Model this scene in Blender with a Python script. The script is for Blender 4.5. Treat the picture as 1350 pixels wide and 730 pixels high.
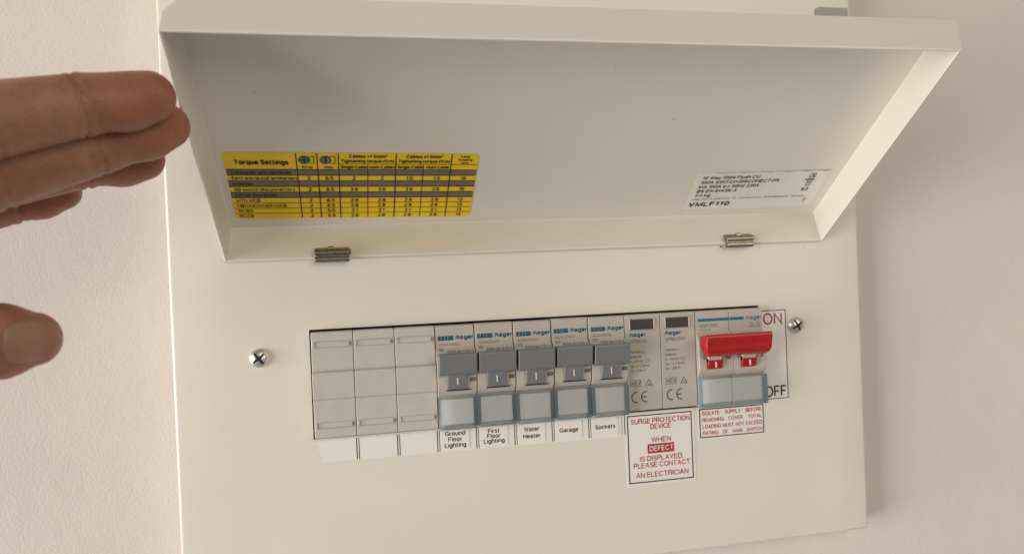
import bpy, bmesh, math, random
import numpy as np
from mathutils import Matrix, Vector, noise

# ------------------------------------------------------------------ scene, camera, light
for o in list(bpy.data.objects):
    bpy.data.objects.remove(o)
scn = bpy.context.scene
COL = scn.collection
MM = 0.001
rnd = random.Random(7)

cam_d = bpy.data.cameras.new('camera')
cam = bpy.data.objects.new('camera', cam_d)
COL.objects.link(cam)
cam_d.sensor_width = 36.0
cam_d.lens = 981.87 / 1350 * 36.0
cam_d.clip_start = 0.01
cam_d.clip_end = 50
cR = Vector((0.97769652, -0.20608736, -0.04046617))
cU = Vector((0.0419028, 0.00260922, 0.99911828))
cF = Vector((0.20580006, 0.97853012, -0.01118667))
cam.matrix_world = Matrix(((cR.x, cU.x, -cF.x, 0.0196), (cR.y, cU.y, -cF.y, -0.3294),
                           (cR.z, cU.z, -cF.z, 0.02365), (0, 0, 0, 1)))
cam_d.dof.use_dof = True
cam_d.dof.focus_distance = 0.322
cam_d.dof.aperture_fstop = 12.0
scn.camera = cam

w = bpy.data.worlds.new('World')
scn.world = w
w.use_nodes = True
bg = w.node_tree.nodes['Background']
bg.inputs[0].default_value = (1.0, 0.925, 0.82, 1)
bg.inputs[1].default_value = 0.22


def area(name, loc, target, size, size_y, power, color):
    d = bpy.data.lights.new(name, 'AREA')
    d.shape = 'RECTANGLE'
    d.size, d.size_y, d.energy, d.color = size, size_y, power, color
    o = bpy.data.objects.new(name, d)
    COL.objects.link(o)
    o.location = loc
    o.rotation_euler = (Vector(target) - Vector(loc)).to_track_quat('-Z', 'Y').to_euler()
    return o


# daylight from a window beyond the hand, and the soft light of the room behind the camera
area('window_light', (-2.6, -0.66, -0.25), (0.1, 0, 0.0), 2.2, 1.6, 126, (1.0, 0.955, 0.89))
area('room_light', (1.1, -2.0, 0.7), (0.1, 0, 0.0), 1.8, 1.4, 19, (1.0, 0.90, 0.74))

vs = scn.view_settings
vs.view_transform = 'Standard'
vs.look = 'None'
vs.exposure = 0.0
vs.gamma = 1.0
vs.use_curve_mapping = False

# ------------------------------------------------------------------ materials
MATS = {}


def mat(name, color, rough=0.5, metal=0.0, var=0.0, vscale=60.0, bump=0.0, bscale=300.0, bdist=0.0003,
        detail=3.0, spec=0.5, sss=0.0, color2=None, coat=0.0):
    """Principled material; var mixes in a slightly different tone, bump is fine relief (object space, metres)."""
    m = bpy.data.materials.new(name)
    m.use_nodes = True
    nt = m.node_tree
    b = nt.nodes['Principled BSDF']
    b.inputs['Base Color'].default_value = (*color, 1)
    b.inputs['Roughness'].default_value = rough
    b.inputs['Metallic'].default_value = metal
    b.inputs['Specular IOR Level'].default_value = spec
    b.inputs['Coat Weight'].default_value = coat
    if sss:
        b.inputs['Subsurface Weight'].default_value = sss
        b.inputs['Subsurface Radius'].default_value = (0.004, 0.0015, 0.0008)
        b.inputs['Subsurface Scale'].default_value = 1.0
    tc = nt.nodes.new('ShaderNodeTexCoord')
    if var or color2:
        n = nt.nodes.new('ShaderNodeTexNoise')
        n.inputs['Scale'].default_value = vscale
        n.inputs['Detail'].default_value = 5
        nt.links.new(tc.outputs['Object'], n.inputs['Vector'])
        r = nt.nodes.new('ShaderNodeValToRGB')
        c2 = color2 or tuple(c * (1 - var) for c in color)
        r.color_ramp.elements[0].position = 0.3
        r.color_ramp.elements[0].color = (*c2, 1)
        r.color_ramp.elements[1].position = 0.7
        r.color_ramp.elements[1].color = (*color, 1)
        nt.links.new(n.outputs['Fac'], r.inputs['Fac'])
        nt.links.new(r.outputs['Color'], b.inputs['Base Color'])
        mr = nt.nodes.new('ShaderNodeMapRange')
        mr.inputs['To Min'].default_value = max(0.02, rough - 0.08)
        mr.inputs['To Max'].default_value = min(1, rough + 0.08)
        nt.links.new(n.outputs['Fac'], mr.inputs['Value'])
        nt.links.new(mr.outputs['Result'], b.inputs['Roughness'])
    if bump:
        n2 = nt.nodes.new('ShaderNodeTexNoise')
        n2.inputs['Scale'].default_value = bscale
        n2.inputs['Detail'].default_value = detail
        nt.links.new(tc.outputs['Object'], n2.inputs['Vector'])
        bp = nt.nodes.new('ShaderNodeBump')
        bp.inputs['Strength'].default_value = bump
        bp.inputs['Distance'].default_value = bdist
        nt.links.new(n2.outputs['Fac'], bp.inputs['Height'])
        nt.links.new(bp.outputs['Normal'], b.inputs['Normal'])
    MATS[name] = m
    return m


mat('wall_paint', (0.745, 0.69, 0.64), 0.85, var=0.05, vscale=14, bump=0.75, bscale=900, bdist=0.00019, detail=2.5, spec=0.2)
mat('powder_coat', (0.78, 0.742, 0.672), 0.36, var=0.04, vscale=22, bump=0.3, bscale=750, bdist=0.00012, spec=0.5)
mat('module_grey', (0.50, 0.47, 0.43), 0.42, var=0.08, vscale=90, bump=0.15, bscale=1500, bdist=0.0001)
mat('blank_grey', (0.57, 0.545, 0.495), 0.36, var=0.07, vscale=120, bump=0.2, bscale=1200, bdist=0.0001)
mat('toggle_grey', (0.185, 0.193, 0.20), 0.36, var=0.05, vscale=150, bump=0.2, bscale=1600, bdist=0.0001)
mat('red_plastic', (0.43, 0.009, 0.013), 0.27, var=0.10, vscale=120, bump=0.1, bscale=900, bdist=0.0001)
mat('dark_gap_shade', (0.012, 0.012, 0.011), 0.8)  # near-black of gaps and recesses, also the colour of painted shade
mat('window_dark', (0.055, 0.043, 0.037), 0.25, var=0.15, vscale=200)
mat('small_window', (0.16, 0.13, 0.10), 0.35)
mat('chrome', (0.86, 0.84, 0.80), 0.33, metal=0.9, var=0.25, vscale=700, bump=0.3, bscale=1800, bdist=0.0001)
mat('hinge_steel', (0.40, 0.36, 0.29), 0.30, metal=1.0, var=0.3, vscale=500, bump=0.2, bscale=1500, bdist=0.0001)
mat('paper', (0.83, 0.81, 0.775), 0.6, var=0.03, vscale=80)
mat('paper_warm', (0.82, 0.785, 0.745), 0.5, var=0.03, vscale=80)
mat('card_grey', (0.66, 0.675, 0.66), 0.6, var=0.05, vscale=120)
mat('rating_film', (0.83, 0.805, 0.76), 0.38, var=0.03, vscale=60)
mat('yellow_film', (0.93, 0.63, 0.008), 0.35, var=0.05, vscale=50)
mat('band_grey', (0.16, 0.15, 0.14), 0.4)
mat('ink_black', (0.02, 0.018, 0.018), 0.5)
mat('ink_brown', (0.055, 0.03, 0.02), 0.5)
mat('ink_grey', (0.11, 0.10, 0.09), 0.5)
mat('ink_pale', (0.22, 0.20, 0.175), 0.5)
mat('ink_red', (0.42, 0.025, 0.03), 0.5)
mat('ink_teal', (0.008, 0.10, 0.165), 0.4)
mat('ink_blue', (0.01, 0.13, 0.26), 0.4)
mat('ink_white', (0.75, 0.70, 0.66), 0.5)
mat('grey_film', (0.33, 0.31, 0.31), 0.4, var=0.05)
mat('smudge', (0.50, 0.45, 0.37), 0.7, var=0.3, vscale=600)


def skin_material():
    """skin: blotchy tone, redder finger ends (attribute 'flush'), pores and fine lines"""
    m = mat('skin', (0.47, 0.235, 0.16), 0.48, sss=0.22, spec=0.45)
    nt = m.node_tree
    N, L = nt.nodes.new, nt.links.new
    b = nt.nodes['Principled BSDF']
    tc = N('ShaderNodeTexCoord')
    n1 = N('ShaderNodeTexNoise')
    n1.inputs['Scale'].default_value = 95
    n1.inputs['Detail'].default_value = 7
    L(tc.outputs['Object'], n1.inputs['Vector'])
    r = N('ShaderNodeValToRGB')
    r.color_ramp.elements[0].position, r.color_ramp.elements[1].position = 0.32, 0.68
    r.color_ramp.elements[0].color = (0.285, 0.12, 0.072, 1)
    r.color_ramp.elements[1].color = (0.39, 0.19, 0.12, 1)
    L(n1.outputs['Fac'], r.inputs['Fac'])
    at = N('ShaderNodeAttribute')
    at.attribute_name = 'flush'
    mx = N('ShaderNodeMix')
    mx.data_type = 'RGBA'
    mx.inputs['B'].default_value = (0.34, 0.10, 0.06, 1)
    L(at.outputs['Fac'], mx.inputs['Factor'])
    L(r.outputs['Color'], mx.inputs['A'])
    L(mx.outputs['Result'], b.inputs['Base Color'])
    vo = N('ShaderNodeTexVoronoi')
    vo.inputs['Scale'].default_value = 1100
    L(tc.outputs['Object'], vo.inputs['Vector'])
    mp = N('ShaderNodeMapping')
    mp.inputs['Scale'].default_value = (2.6, 0.7, 0.7)
    L(tc.outputs['Object'], mp.inputs['Vector'])
    n2 = N('ShaderNodeTexNoise')
    n2.inputs['Scale'].default_value = 330
    n2.inputs['Detail'].default_value = 6
    L(mp.outputs['Vector'], n2.inputs['Vector'])
    ad = N('ShaderNodeMath')
    ad.operation = 'MULTIPLY_ADD'
    ad.inputs[1].default_value = 0.35
    L(vo.outputs['Distance'], ad.inputs[0])
    L(n2.outputs['Fac'], ad.inputs[2])
    bp = N('ShaderNodeBump')
    bp.inputs['Strength'].default_value = 0.6
    bp.inputs['Distance'].default_value = 0.0006
    L(ad.outputs[0], bp.inputs['Height'])
    L(bp.outputs['Normal'], b.inputs['Normal'])


skin_material()
mat('nail', (0.37, 0.20, 0.145), 0.33, color2=(0.32, 0.145, 0.10), vscale=110, bump=0.1, bscale=500, bdist=0.0002, sss=0.2)


def clear_plastic(name, tint, gloss):
    m = bpy.data.materials.new(name)
    m.use_nodes = True
    nt = m.node_tree
    nt.nodes.remove(nt.nodes['Principled BSDF'])
    out = nt.nodes['Material Output']
    t = nt.nodes.new('ShaderNodeBsdfTransparent')
    t.inputs[0].default_value = (*tint, 1)
    g = nt.nodes.new('ShaderNodeBsdfGlossy')
    g.inputs['Color'].default_value = (0.85, 0.95, 1.0, 1)
    g.inputs['Roughness'].default_value = 0.12
    fr = nt.nodes.new('ShaderNodeFresnel')
    fr.inputs['IOR'].default_value = 1.16
    ma = nt.nodes.new('ShaderNodeMath')
    ma.operation = 'ADD'
    ma.inputs[1].default_value = gloss
    nt.links.new(fr.outputs[0], ma.inputs[0])
    mx = nt.nodes.new('ShaderNodeMixShader')
    nt.links.new(ma.outputs[0], mx.inputs[0])
    nt.links.new(t.outputs[0], mx.inputs[1])
    nt.links.new(g.outputs[0], mx.inputs[2])
    nt.links.new(mx.outputs[0], out.inputs['Surface'])
    MATS[name] = m


clear_plastic('clear_cover', (0.985, 0.994, 0.996), 0.03)
clear_plastic('clear_rim', (0.945, 0.98, 0.995), 0.04)


# ------------------------------------------------------------------ helpers (all lengths in millimetres)
def obj_from(name, bm, material, parent=None, smooth=False, bevel=0.0, seg=2, angle=35):
    bmesh.ops.recalc_face_normals(bm, faces=bm.faces[:])
    me = bpy.data.meshes.new(name)
    bm.to_mesh(me)
    bm.free()
    return link(name, me, material, parent, smooth, bevel, seg, angle)


def link(name, me, material, parent=None, smooth=False, bevel=0.0, seg=2, angle=35):
    me.materials.append(MATS[material])
    o = bpy.data.objects.new(name, me)
    COL.objects.link(o)
    o.parent = parent
    if bevel:
        md = o.modifiers.new('edge', 'BEVEL')
        md.width = bevel * MM
        md.segments = seg
        md.limit_method = 'ANGLE'
        md.angle_limit = math.radians(angle)
        md.harden_normals = False
        smooth = True
    if smooth:
        for p in me.polygons:
            p.use_smooth = True
        if bevel:
            wn = o.modifiers.new('normals', 'WEIGHTED_NORMAL')
            wn.keep_sharp = True
            me.set_sharp_from_angle(angle=math.radians(60))
    return o


def v_mm(bm, p):
    return bm.verts.new((p[0] * MM, p[1] * MM, p[2] * MM))


def add_box(bm, x0, x1, o0, o1, z0, z1):
    """box between out-distances o0 (back) and o1 (front); out = -y"""
    P = [v_mm(bm, (x, -o, z)) for x in (x0, x1) for o in (o0, o1) for z in (z0, z1)]
    for f in ((0, 1, 3, 2), (4, 6, 7, 5), (0, 4, 5, 1), (2, 3, 7, 6), (0, 2, 6, 4), (1, 5, 7, 3)):
        bm.faces.new([P[i] for i in f])


def add_profile(bm, prof, x0, x1, dx=None):
    """prof: list of (out, z) extruded along x; dx gives an end inset per point"""
    n = len(prof)
    dx = dx or [0] * n
    A = [v_mm(bm, (x0 + dx[i], -o, z)) for i, (o, z) in enumerate(prof)]
    B = [v_mm(bm, (x1 - dx[i], -o, z)) for i, (o, z) in enumerate(prof)]
    for i in range(n):
        j = (i + 1) % n
        bm.faces.new((A[i], A[j], B[j], B[i]))
    bm.faces.new(A[::-1])
    bm.faces.new(B)


def thing(name, label, cat, loc_mm, group=None):
    o = bpy.data.objects.new(name, None)
    o.empty_display_size = 0.01
    COL.objects.link(o)
    o.location = [c * MM for c in loc_mm]
    tag(o, label, cat, group)
    return o


def tag(o, label, cat, group=None):
    o['label'] = label
    o['category'] = cat
    if group:
        o['group'] = group


# ------------------------------------------------------------------ plain grotesque lettering drawn as strokes (cap height 1)
def _arc(cx, cy, rx, ry, a0, a1, k=None):
    k = k or max(4, int(abs(a1 - a0) / 22))
    return [(cx + rx * math.cos(math.radians(a0 + (a1 - a0) * i / k)), cy + ry * math.sin(math.radians(a0 + (a1 - a0) * i / k))) for i in range(k + 1)]


XH = 0.72


def _glyph_table():
    A = _arc
    oc = A(.39, .5, .39, .5, 90, 450, 20)
    o = A(.26, XH / 2, .26, XH / 2, 90, 450, 18)
    n_ = [(0, 0), (0, XH)], [(0, XH - .25)] + A(.25, XH - .25, .25, .25, 180, 0) + [(.5, 0)]
    T = {
        'A': (.72, [[(0, 0), (.36, 1), (.72, 0)], [(.13, .34), (.59, .34)]]),
        'B': (.62, [[(0, .53), (.36, .53)] + A(.36, .765, .22, .235, -90, 90) + [(0, 1), (0, 0), (.36, 0)] + A(.36, .265, .26, .265, -90, 90)]),
        'C': (.73, [A(.39, .5, .39, .5, 38, 322)]),
        'D': (.68, [[(0, 0), (0, 1), (.27, 1)] + A(.27, .5, .41, .5, 90, -90) + [(0, 0)]]),
        'E': (.56, [[(.56, 1), (0, 1), (0, 0), (.57, 0)], [(0, .53), (.52, .53)]]),
        'F': (.53, [[(.53, 1), (0, 1), (0, 0)], [(0, .51), (.46, .51)]]),
        'G': (.75, [A(.39, .5, .39, .5, 40, 330) + [(.75, .46), (.43, .46)], [(.75, .46), (.75, 0)]]),
        'H': (.64, [[(0, 0), (0, 1)], [(.64, 0), (.64, 1)], [(0, .53), (.64, .53)]]),
        'I': (.0, [[(0, 0), (0, 1)]]),
        'J': (.45, [[(.45, 1), (.45, .24)] + A(.225, .24, .225, .24, 0, -180)]),
        'K': (.64, [[(0, 0), (0, 1)], [(.62, 1), (0, .36)], [(.22, .6), (.64, 0)]]),
        'L': (.5, [[(0, 1), (0, 0), (.5, 0)]]),
        'M': (.76, [[(0, 0), (0, 1), (.38, .05), (.76, 1), (.76, 0)]]),
        'N': (.64, [[(0, 0), (0, 1), (.64, 0), (.64, 1)]]),
        'O': (.78, [oc]),
        'P': (.6, [[(0, 0), (0, 1), (.35, 1)] + A(.35, .735, .25, .265, 90, -90) + [(0, .47)]]),
        'R': (.64, [[(0, 0), (0, 1), (.37, 1)] + A(.37, .75, .24, .25, 90, -90) + [(0, .5)], [(.36, .5), (.52, .4), (.57, .15), (.64, 0)]]),
        'S': (.6, [A(.3, .755, .275, .245, 20, 270, 11) + A(.3, .255, .3, .255, 90, -160, 11)]),
        'T': (.62, [[(0, 1), (.62, 1)], [(.31, 1), (.31, 0)]]),
        'U': (.64, [[(0, 1), (0, .32)] + A(.32, .32, .32, .32, 180, 360) + [(.64, 1)]]),
        'V': (.66, [[(0, 1), (.33, 0), (.66, 1)]]),
        'W': (.96, [[(0, 1), (.25, 0), (.48, 1), (.71, 0), (.96, 1)]]),
        'X': (.64, [[(0, 1), (.64, 0)], [(0, 0), (.64, 1)]]),
        'Y': (.64, [[(0, 1), (.32, .43), (.64, 1)], [(.32, .43), (.32, 0)]]),
        'Z': (.6, [[(0, 1), (.6, 1), (0, 0), (.6, 0)]]),
        'a': (.5, [A(.23, .5, .22, .22, 165, 0) + [(.46, .1), (.52, 0)], [(.46, .44), (.2, .38)] + A(.18, .19, .18, .19, 90, 270) + [(.32, .03), (.46, .2)]]),
        'b': (.52, [[(0, 0), (0, 1)], o]),
        'c': (.48, [A(.26, XH / 2, .26, XH / 2, 42, 318)]),
        'd': (.52, [[(.52, 0), (.52, 1)], o]),
        'e': (.52, [[(0, .37), (.52, .37)] + A(.26, XH / 2, .26, XH / 2, 2, 320, 15)]),
        'f': (.27, [[(.1, 0), (.1, .82)] + A(.25, .82, .15, .18, 180, 95), [(-.03, XH), (.27, XH)]]),
        'g': (.52, [o, [(.52, XH), (.52, -.06)] + A(.26, -.06, .26, .22, 0, -150)]),
        'h': (.5, [[(0, 0), (0, 1)], n_[1]]),
        'i': (.0, [[(0, 0), (0, XH)], [(0, .9), (0, 1.02)]]),
        'k': (.48, [[(0, 0), (0, 1)], [(.44, XH), (0, .27)], [(.17, .43), (.48, 0)]]),
        'l': (.0, [[(0, 0), (0, 1)]]),
        'm': (.82, [[(0, 0), (0, XH)], [(0, XH - .2)] + A(.205, XH - .2, .205, .2, 180, 0) + [(.41, 0)], [(.41, XH - .2)] + A(.615, XH - .2, .205, .2, 180, 0) + [(.82, 0)]]),
        'n': (.5, list(n_)),
        'o': (.52, [o]),
        'p': (.52, [[(0, -.28), (0, XH)], o]),
        'q': (.52, [[(.52, -.28), (.52, XH)], o]),
        'r': (.28, [[(0, 0), (0, XH)], [(0, XH - .25)] + A(.25, XH - .25, .25, .24, 180, 85)]),
        's': (.44, [A(.22, .54, .2, .18, 25, 270, 9) + A(.22, .18, .22, .18, 90, -155, 9)]),
        't': (.26, [[(.09, .93), (.09, .14)] + A(.22, .14, .13, .14, 180, 280), [(-.03, XH), (.25, XH)]]),
        'u': (.5, [[(0, XH), (0, .25)] + A(.25, .25, .25, .25, 180, 360) + [(.5, XH)], [(.5, .25), (.5, 0)]]),
        'v': (.48, [[(0, XH), (.24, 0), (.48, XH)]]),
        'w': (.72, [[(0, XH), (.19, 0), (.36, XH), (.53, 0), (.72, XH)]]),
        'x': (.46, [[(0, XH), (.46, 0)], [(0, 0), (.46, XH)]]),
        'y': (.48, [[(0, XH), (.25, 0)], [(.48, XH), (.22, -.16), (.04, -.26)]]),
        'z': (.44, [[(0, XH), (.44, XH), (0, 0), (.44, 0)]]),
        '0': (.52, [A(.26, .5, .26, .5, 90, 450, 18)]),
        '1': (.28, [[(.0, .74), (.21, .98), (.21, 0)]]),
        '2': (.52, [A(.26, .72, .25, .28, 170, -35, 10) + [(.02, .0), (.52, 0)]]),
        '3': (.52, [A(.25, .76, .23, .24, 160, -80, 10) + A(.25, .27, .26, .27, 80, -165, 10)]),
        '4': (.54, [[(.4, 0), (.4, 1), (0, .3), (.54, .3)]]),
        '5': (.52, [[(.47, 1), (.09, 1), (.03, .5)] + A(.26, .31, .26, .31, 140, -160, 12)]),
        '6': (.52, [A(.26, .31, .25, .31, 110, 470, 16), [(.01, .33)] + A(.3, .5, .29, .5, 190, 50, 8)]),
        '7': (.5, [[(0, 1), (.5, 1), (.17, 0)]]),
        '8': (.52, [A(.26, .75, .22, .24, -90, 270, 14), A(.26, .26, .26, .26, 90, 450, 14)]),
        '9': (.52, [A(.26, .69, .25, .31, -70, 290, 16), [(.51, .67)] + A(.22, .5, .29, .5, 10, -130, 8)]),
        '.': (.04, [[(0, .01), (.07, .01)]]), ',': (.0, [[(0, .08), (0, 0), (-.05, -.13)]]), ':': (.1, [[(-.02, .06), (.14, .06)], [(-.02, .62), (.14, .62)]]),
        '/': (.3, [[(0, 0), (.3, 1)]]), '-': (.28, [[(0, .36), (.28, .36)]]), '~': (.46, [[(0, .32), (.12, .42), (.34, .32), (.46, .42)]]),
        '(': (.2, [A(.5, .4, .5, .68, 130, 230, 6)]), ')': (.2, [A(-.3, .4, .5, .68, 50, -50, 6)]),
        '>': (.5, [[(0, .75), (.5, .45), (0, .15)]]), '≤': (.5, [[(.5, .85), (0, .58), (.5, .3)], [(0, .08), (.5, .08)]]),
        '²': (.28, [[(0, .92), (.14, 1.04), (.27, .9), (0, .55), (.28, .55)]]),
        '&': (.66, [[(.62, 0), (.16, .7)] + A(.3, .8, .16, .19, 200, -20, 8) + [(.1, .4)] + A(.24, .23, .22, .23, 140, 300, 7) + [(.6, .4)]]),
        'Δ': (.66, [[(0, 0), (.33, 1), (.66, 0), (0, 0)]]),
    }
    return T


GLYPH = _glyph_table()


def lay_text(s, weight, track=0.0):
    """list of strokes in units of the cap height, and the total width"""
    x, out = 0.0, []
    side = 0.055 + weight / 2 + track
    for ch in s:
        if ch == ' ':
            x += 0.34
            continue
        wd, st = GLYPH[ch]
        x += side
        for pl in st:
            out.append([(x + a, b) for a, b in pl])
        x += wd + side
    return out, x - 2 * side


def ribbon(pl, hw):
    """polyline -> strip of quads of half width hw with mitred joints"""
    closed = len(pl) > 3 and math.hypot(pl[0][0] - pl[-1][0], pl[0][1] - pl[-1][1]) < 1e-6
    q = pl[:-1] if closed else pl
    n = len(q)
    L, R = [], []
    for i in range(n):
        p = q[i]
        a = q[i - 1] if (i or closed) else None
        b = q[(i + 1) % n] if (i < n - 1 or closed) else None
        d = []
        for u, v in ((a, p), (p, b)):
            if u is not None and v is not None:
                l = math.hypot(v[0] - u[0], v[1] - u[1]) or 1e-9
                d.append(((v[0] - u[0]) / l, (v[1] - u[1]) / l))
        if len(d) == 1:
            nx, ny, m = -d[0][1], d[0][0], 1.0
        else:
            nx, ny = -(d[0][1] + d[1][1]), d[0][0] + d[1][0]
            l = math.hypot(nx, ny)
            if l < 0.35:
                nx, ny, m = -d[0][1], d[0][0], 1.0
            else:
                nx, ny = nx / l, ny / l
                m = min(2.2, 1 / max(0.2, nx * -d[0][1] + ny * d[0][0]))
        L.append((p[0] + nx * hw * m, p[1] + ny * hw * m))
        R.append((p[0] - nx * hw * m, p[1] - ny * hw * m))
    k = n if closed else n - 1
    return L + R, [[i, (i + 1) % n, n + (i + 1) % n, n + i] for i in range(k)]


class Print:
    """flat print (ink, film) collected as thin sheets above a surface; one mesh per ink"""

    def __init__(self, fmap):
        self.f = fmap
        self.L = {}

    def add(self, pts, faces, m, n):
        V, Fc = self.L.setdefault(m, ([], []))
        b = len(V)
        V.extend(self.f(u, v, n) for u, v in pts)
        Fc.extend([[i + b for i in f] for f in faces])

    def rect(self, u0, v0, u1, v1, m, n=0.06):
        self.add([(u0, v0), (u1, v0), (u1, v1), (u0, v1)], [[0, 1, 2, 3]], m, n)

    def frame(self, u0, v0, u1, v1, t, m, n=0.06):
        self.rect(u0, v0, u1, v0 + t, m, n)
        self.rect(u0, v1 - t, u1, v1, m, n)
        self.rect(u0, v0 + t, u0 + t, v1 - t, m, n)
        self.rect(u1 - t, v0 + t, u1, v1 - t, m, n)

    def disc(self, u, v, r, m, n=0.06, k=20, hole=0):
        a = [(u + r * math.cos(6.28319 * i / k), v + r * math.sin(6.28319 * i / k)) for i in range(k)]
        if hole:
            b = [(u + hole * math.cos(6.28319 * i / k), v + hole * math.sin(6.28319 * i / k)) for i in range(k)]
            self.add(a + b, [[i, (i + 1) % k, k + (i + 1) % k, k + i] for i in range(k)], m, n)
        else:
            self.add(a, [list(range(k))], m, n)

    def text(self, s, u, v, h, m='ink_black', w=None, align='L', bold=0.0, rot=0.0, n=0.08):
        """u: left, centre or right; v is the middle of the capital height h; w squeezes or stretches to a width"""
        wt = 0.145 + bold * 4.5
        st, tw = lay_text(s, wt)
        hw = wt * h / 2
        sy = h - 2 * hw
        sx = sy if w is None else (w - 2 * hw) / max(tw, 1e-6)
        ww = tw * sx + 2 * hw
        off = {'L': 0, 'C': -ww / 2, 'R': -ww}[align] + hw
        c, s_ = math.cos(rot), math.sin(rot)
        for k, pl in enumerate(st):
            V, Fc = ribbon([(x * sx + off, y * sy + hw - h / 2) for x, y in pl], hw)
            self.add([(u + a * c - b * s_, v + a * s_ + b * c) for a, b in V], Fc, m, n + 0.004 * (k % 4))

    def build(self, parent, names=None):
        out = []
        for m, (V, Fc) in self.L.items():
            nm = (names or {}).get(m, 'lettering')
            me = bpy.data.meshes.new(nm)
            me.from_pydata([(a * MM, b * MM, c * MM) for a, b, c in V], [], Fc)
            me.update()
            out.append(link(nm, me, m, parent))
        return out


# ------------------------------------------------------------------ the wall
WALL_Y = 12.0
bm = bmesh.new()
nt = MATS['wall_paint'].node_tree
bp0 = [n for n in nt.nodes if n.type == 'BUMP'][0]
nz = nt.nodes.new('ShaderNodeTexNoise')
nz.inputs['Scale'].default_value = 55
nz.inputs['Detail'].default_value = 3
nt.links.new([n for n in nt.nodes if n.type == 'TEX_COORD'][0].outputs['Object'], nz.inputs['Vector'])
bp1 = nt.nodes.new('ShaderNodeBump')
bp1.inputs['Strength'].default_value = 0.35
bp1.inputs['Distance'].default_value = 0.0009
nt.links.new(nz.outputs['Fac'], bp1.inputs['Height'])
nt.links.new(bp1.outputs['Normal'], bp0.inputs['Normal'])      # broad roller unevenness under the fine stipple
P = [v_mm(bm, p) for p in ((-1600, WALL_Y, -1100), (1800, WALL_Y, -1100), (1800, WALL_Y, 1300), (-1600, WALL_Y, 1300))]
bm.faces.new(P)
wall = obj_from('wall', bm, 'wall_paint')
wall['kind'] = 'structure'

# ------------------------------------------------------------------ consumer unit: cover plate
UX, UY, UZ = 105.5, WALL_Y, -114.1      # base of the unit
unit = thing('consumer_unit', 'white metal fuse box on the wall with its lid raised', 'fuse box', (UX, UY, UZ))
ux = lambda x, y, z: (x - UX, y - UY, z - UZ)
PX0, PX1, PZ0, PZ1 = -55.8, 266.9, -114.1, 172.0
LXL, LXR, ZH, H0, LD, LL, LA = -32.28, 244.49, 31.55, 2.15, 17.75, 111.18, math.radians(126.44)
SK, IL, IR = -1.34, 0.74, -3.38


def plate_mesh():
    bm = bmesh.new()
    xs = [PX0, LXL - 0.6, -0.7, 210.7, LXR + 2.0, LXR + 4.9, PX1]
    zs = [PZ0, -45.9, 1.0, ZH + 1.0, ZH + 5.0, 55.0, PZ1]
    g = {}
    for i, x in enumerate(xs):
        for k, z in enumerate(zs):
            g[i, k] = v_mm(bm, ux(x, 0, z))
    for i in range(6):
        for k in range(6):
            if (i == 2 and k == 1) or (1 <= i <= 3 and k == 3) or (1 <= i <= 4 and k == 4):
                continue
            bm.faces.new((g[i, k], g[i + 1, k], g[i + 1, k + 1], g[i, k + 1]))
    ring = [(i, 0) for i in range(7)] + [(6, k) for k in range(1, 7)] + [(i, 6) for i in range(5, -1, -1)] + [(0, k) for k in range(5, 0, -1)]
    back = {r: v_mm(bm, ux(xs[r[0]], WALL_Y - 0.2, zs[r[1]])) for r in ring}
    rim = []
    for a, b in zip(ring, ring[1:] + ring[:1]):
        bm.faces.new((g[a], g[b], back[b], back[a]))
    bm.edges.ensure_lookup_table()
    gs = {v for k, v in g.items() if k in back}
    for e in bm.edges:
        if e.verts[0] in gs and e.verts[1] in gs and len(e.link_faces) == 2:
            n0, n1 = e.link_faces[0].normal, e.link_faces[1].normal
            e.link_faces[0].normal_update(); e.link_faces[1].normal_update()
            if abs(e.link_faces[0].normal.dot(e.link_faces[1].normal)) < 0.5:
                rim.append(e)
    bmesh.ops.recalc_face_normals(bm, faces=bm.faces[:])
    bmesh.ops.bevel(bm, geom=rim, offset=1.5 * MM, segments=5, affect='EDGES', profile=0.5)
    bmesh.ops.recalc_face_normals(bm, faces=bm.faces[:])
    bmesh.ops.solidify(bm, geom=bm.faces[:], thickness=1.0 * MM)
    return bm


plate = obj_from('cover_plate', plate_mesh(), 'powder_coat', unit, smooth=True)
plate.data.set_sharp_from_angle(angle=math.radians(40))

# near-black sheet painting the shade inside the box, seen round the modules
bm = bmesh.new()
P = [v_mm(bm, ux(*p)) for p in ((-10, 11.5, -55), (222, 11.5, -55), (222, 11.5, 12), (-10, 11.5, 12))]
bm.faces.new(P)
obj_from('back_box_shade', bm, 'dark_gap_shade', unit)


# ------------------------------------------------------------------ the raised lid
def lp(x, a, b):
    """lid space: a = distance out of the closed box front, b = distance from the hinge along the lid"""
    o = a * math.cos(LA) + b * math.sin(LA)
    u = a * math.sin(LA) - b * math.cos(LA)
    return (x + SK * b / LL, -(H0 + o), ZH + u)


bm = bmesh.new()
V = lambda x, a, b: v_mm(bm, ux(*lp(x, a, b)))
jl, jr = LXL + IL, LXR - IR
hfl, hfr, ffl, ffr = V(LXL, 0, 0), V(LXR, 0, 0), V(LXL, 0, LL), V(LXR, 0, LL)
hjl, hjr = V(jl, LD, 0), V(jr, LD, 0)
l1, l2 = V(jl, LD, LL - 3.5), V(jl + 4.2, LD, LL)
r1, r2 = V(jr + 0.3, LD, LL - 6), V(jr + 4.2, LD, LL)
ml, mr = V(LXL + IL * 0.5 - 0.3, LD * 0.52, LL), V(LXR + 4.4, LD * 0.55, LL)
bm.faces.new((hjl, hjr, r1, r2, l2, l1))
bm.faces.new((hfl, hfr, hjr, hjl))
bm.faces.new((hfl, hjl, l1, ml, ffl))
bm.faces.new((hfr, ffr, mr, r1, hjr))
bm.faces.new((ffl, ml, l2, r2, mr, ffr))
bm.faces.new((ml, l1, l2))
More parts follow.
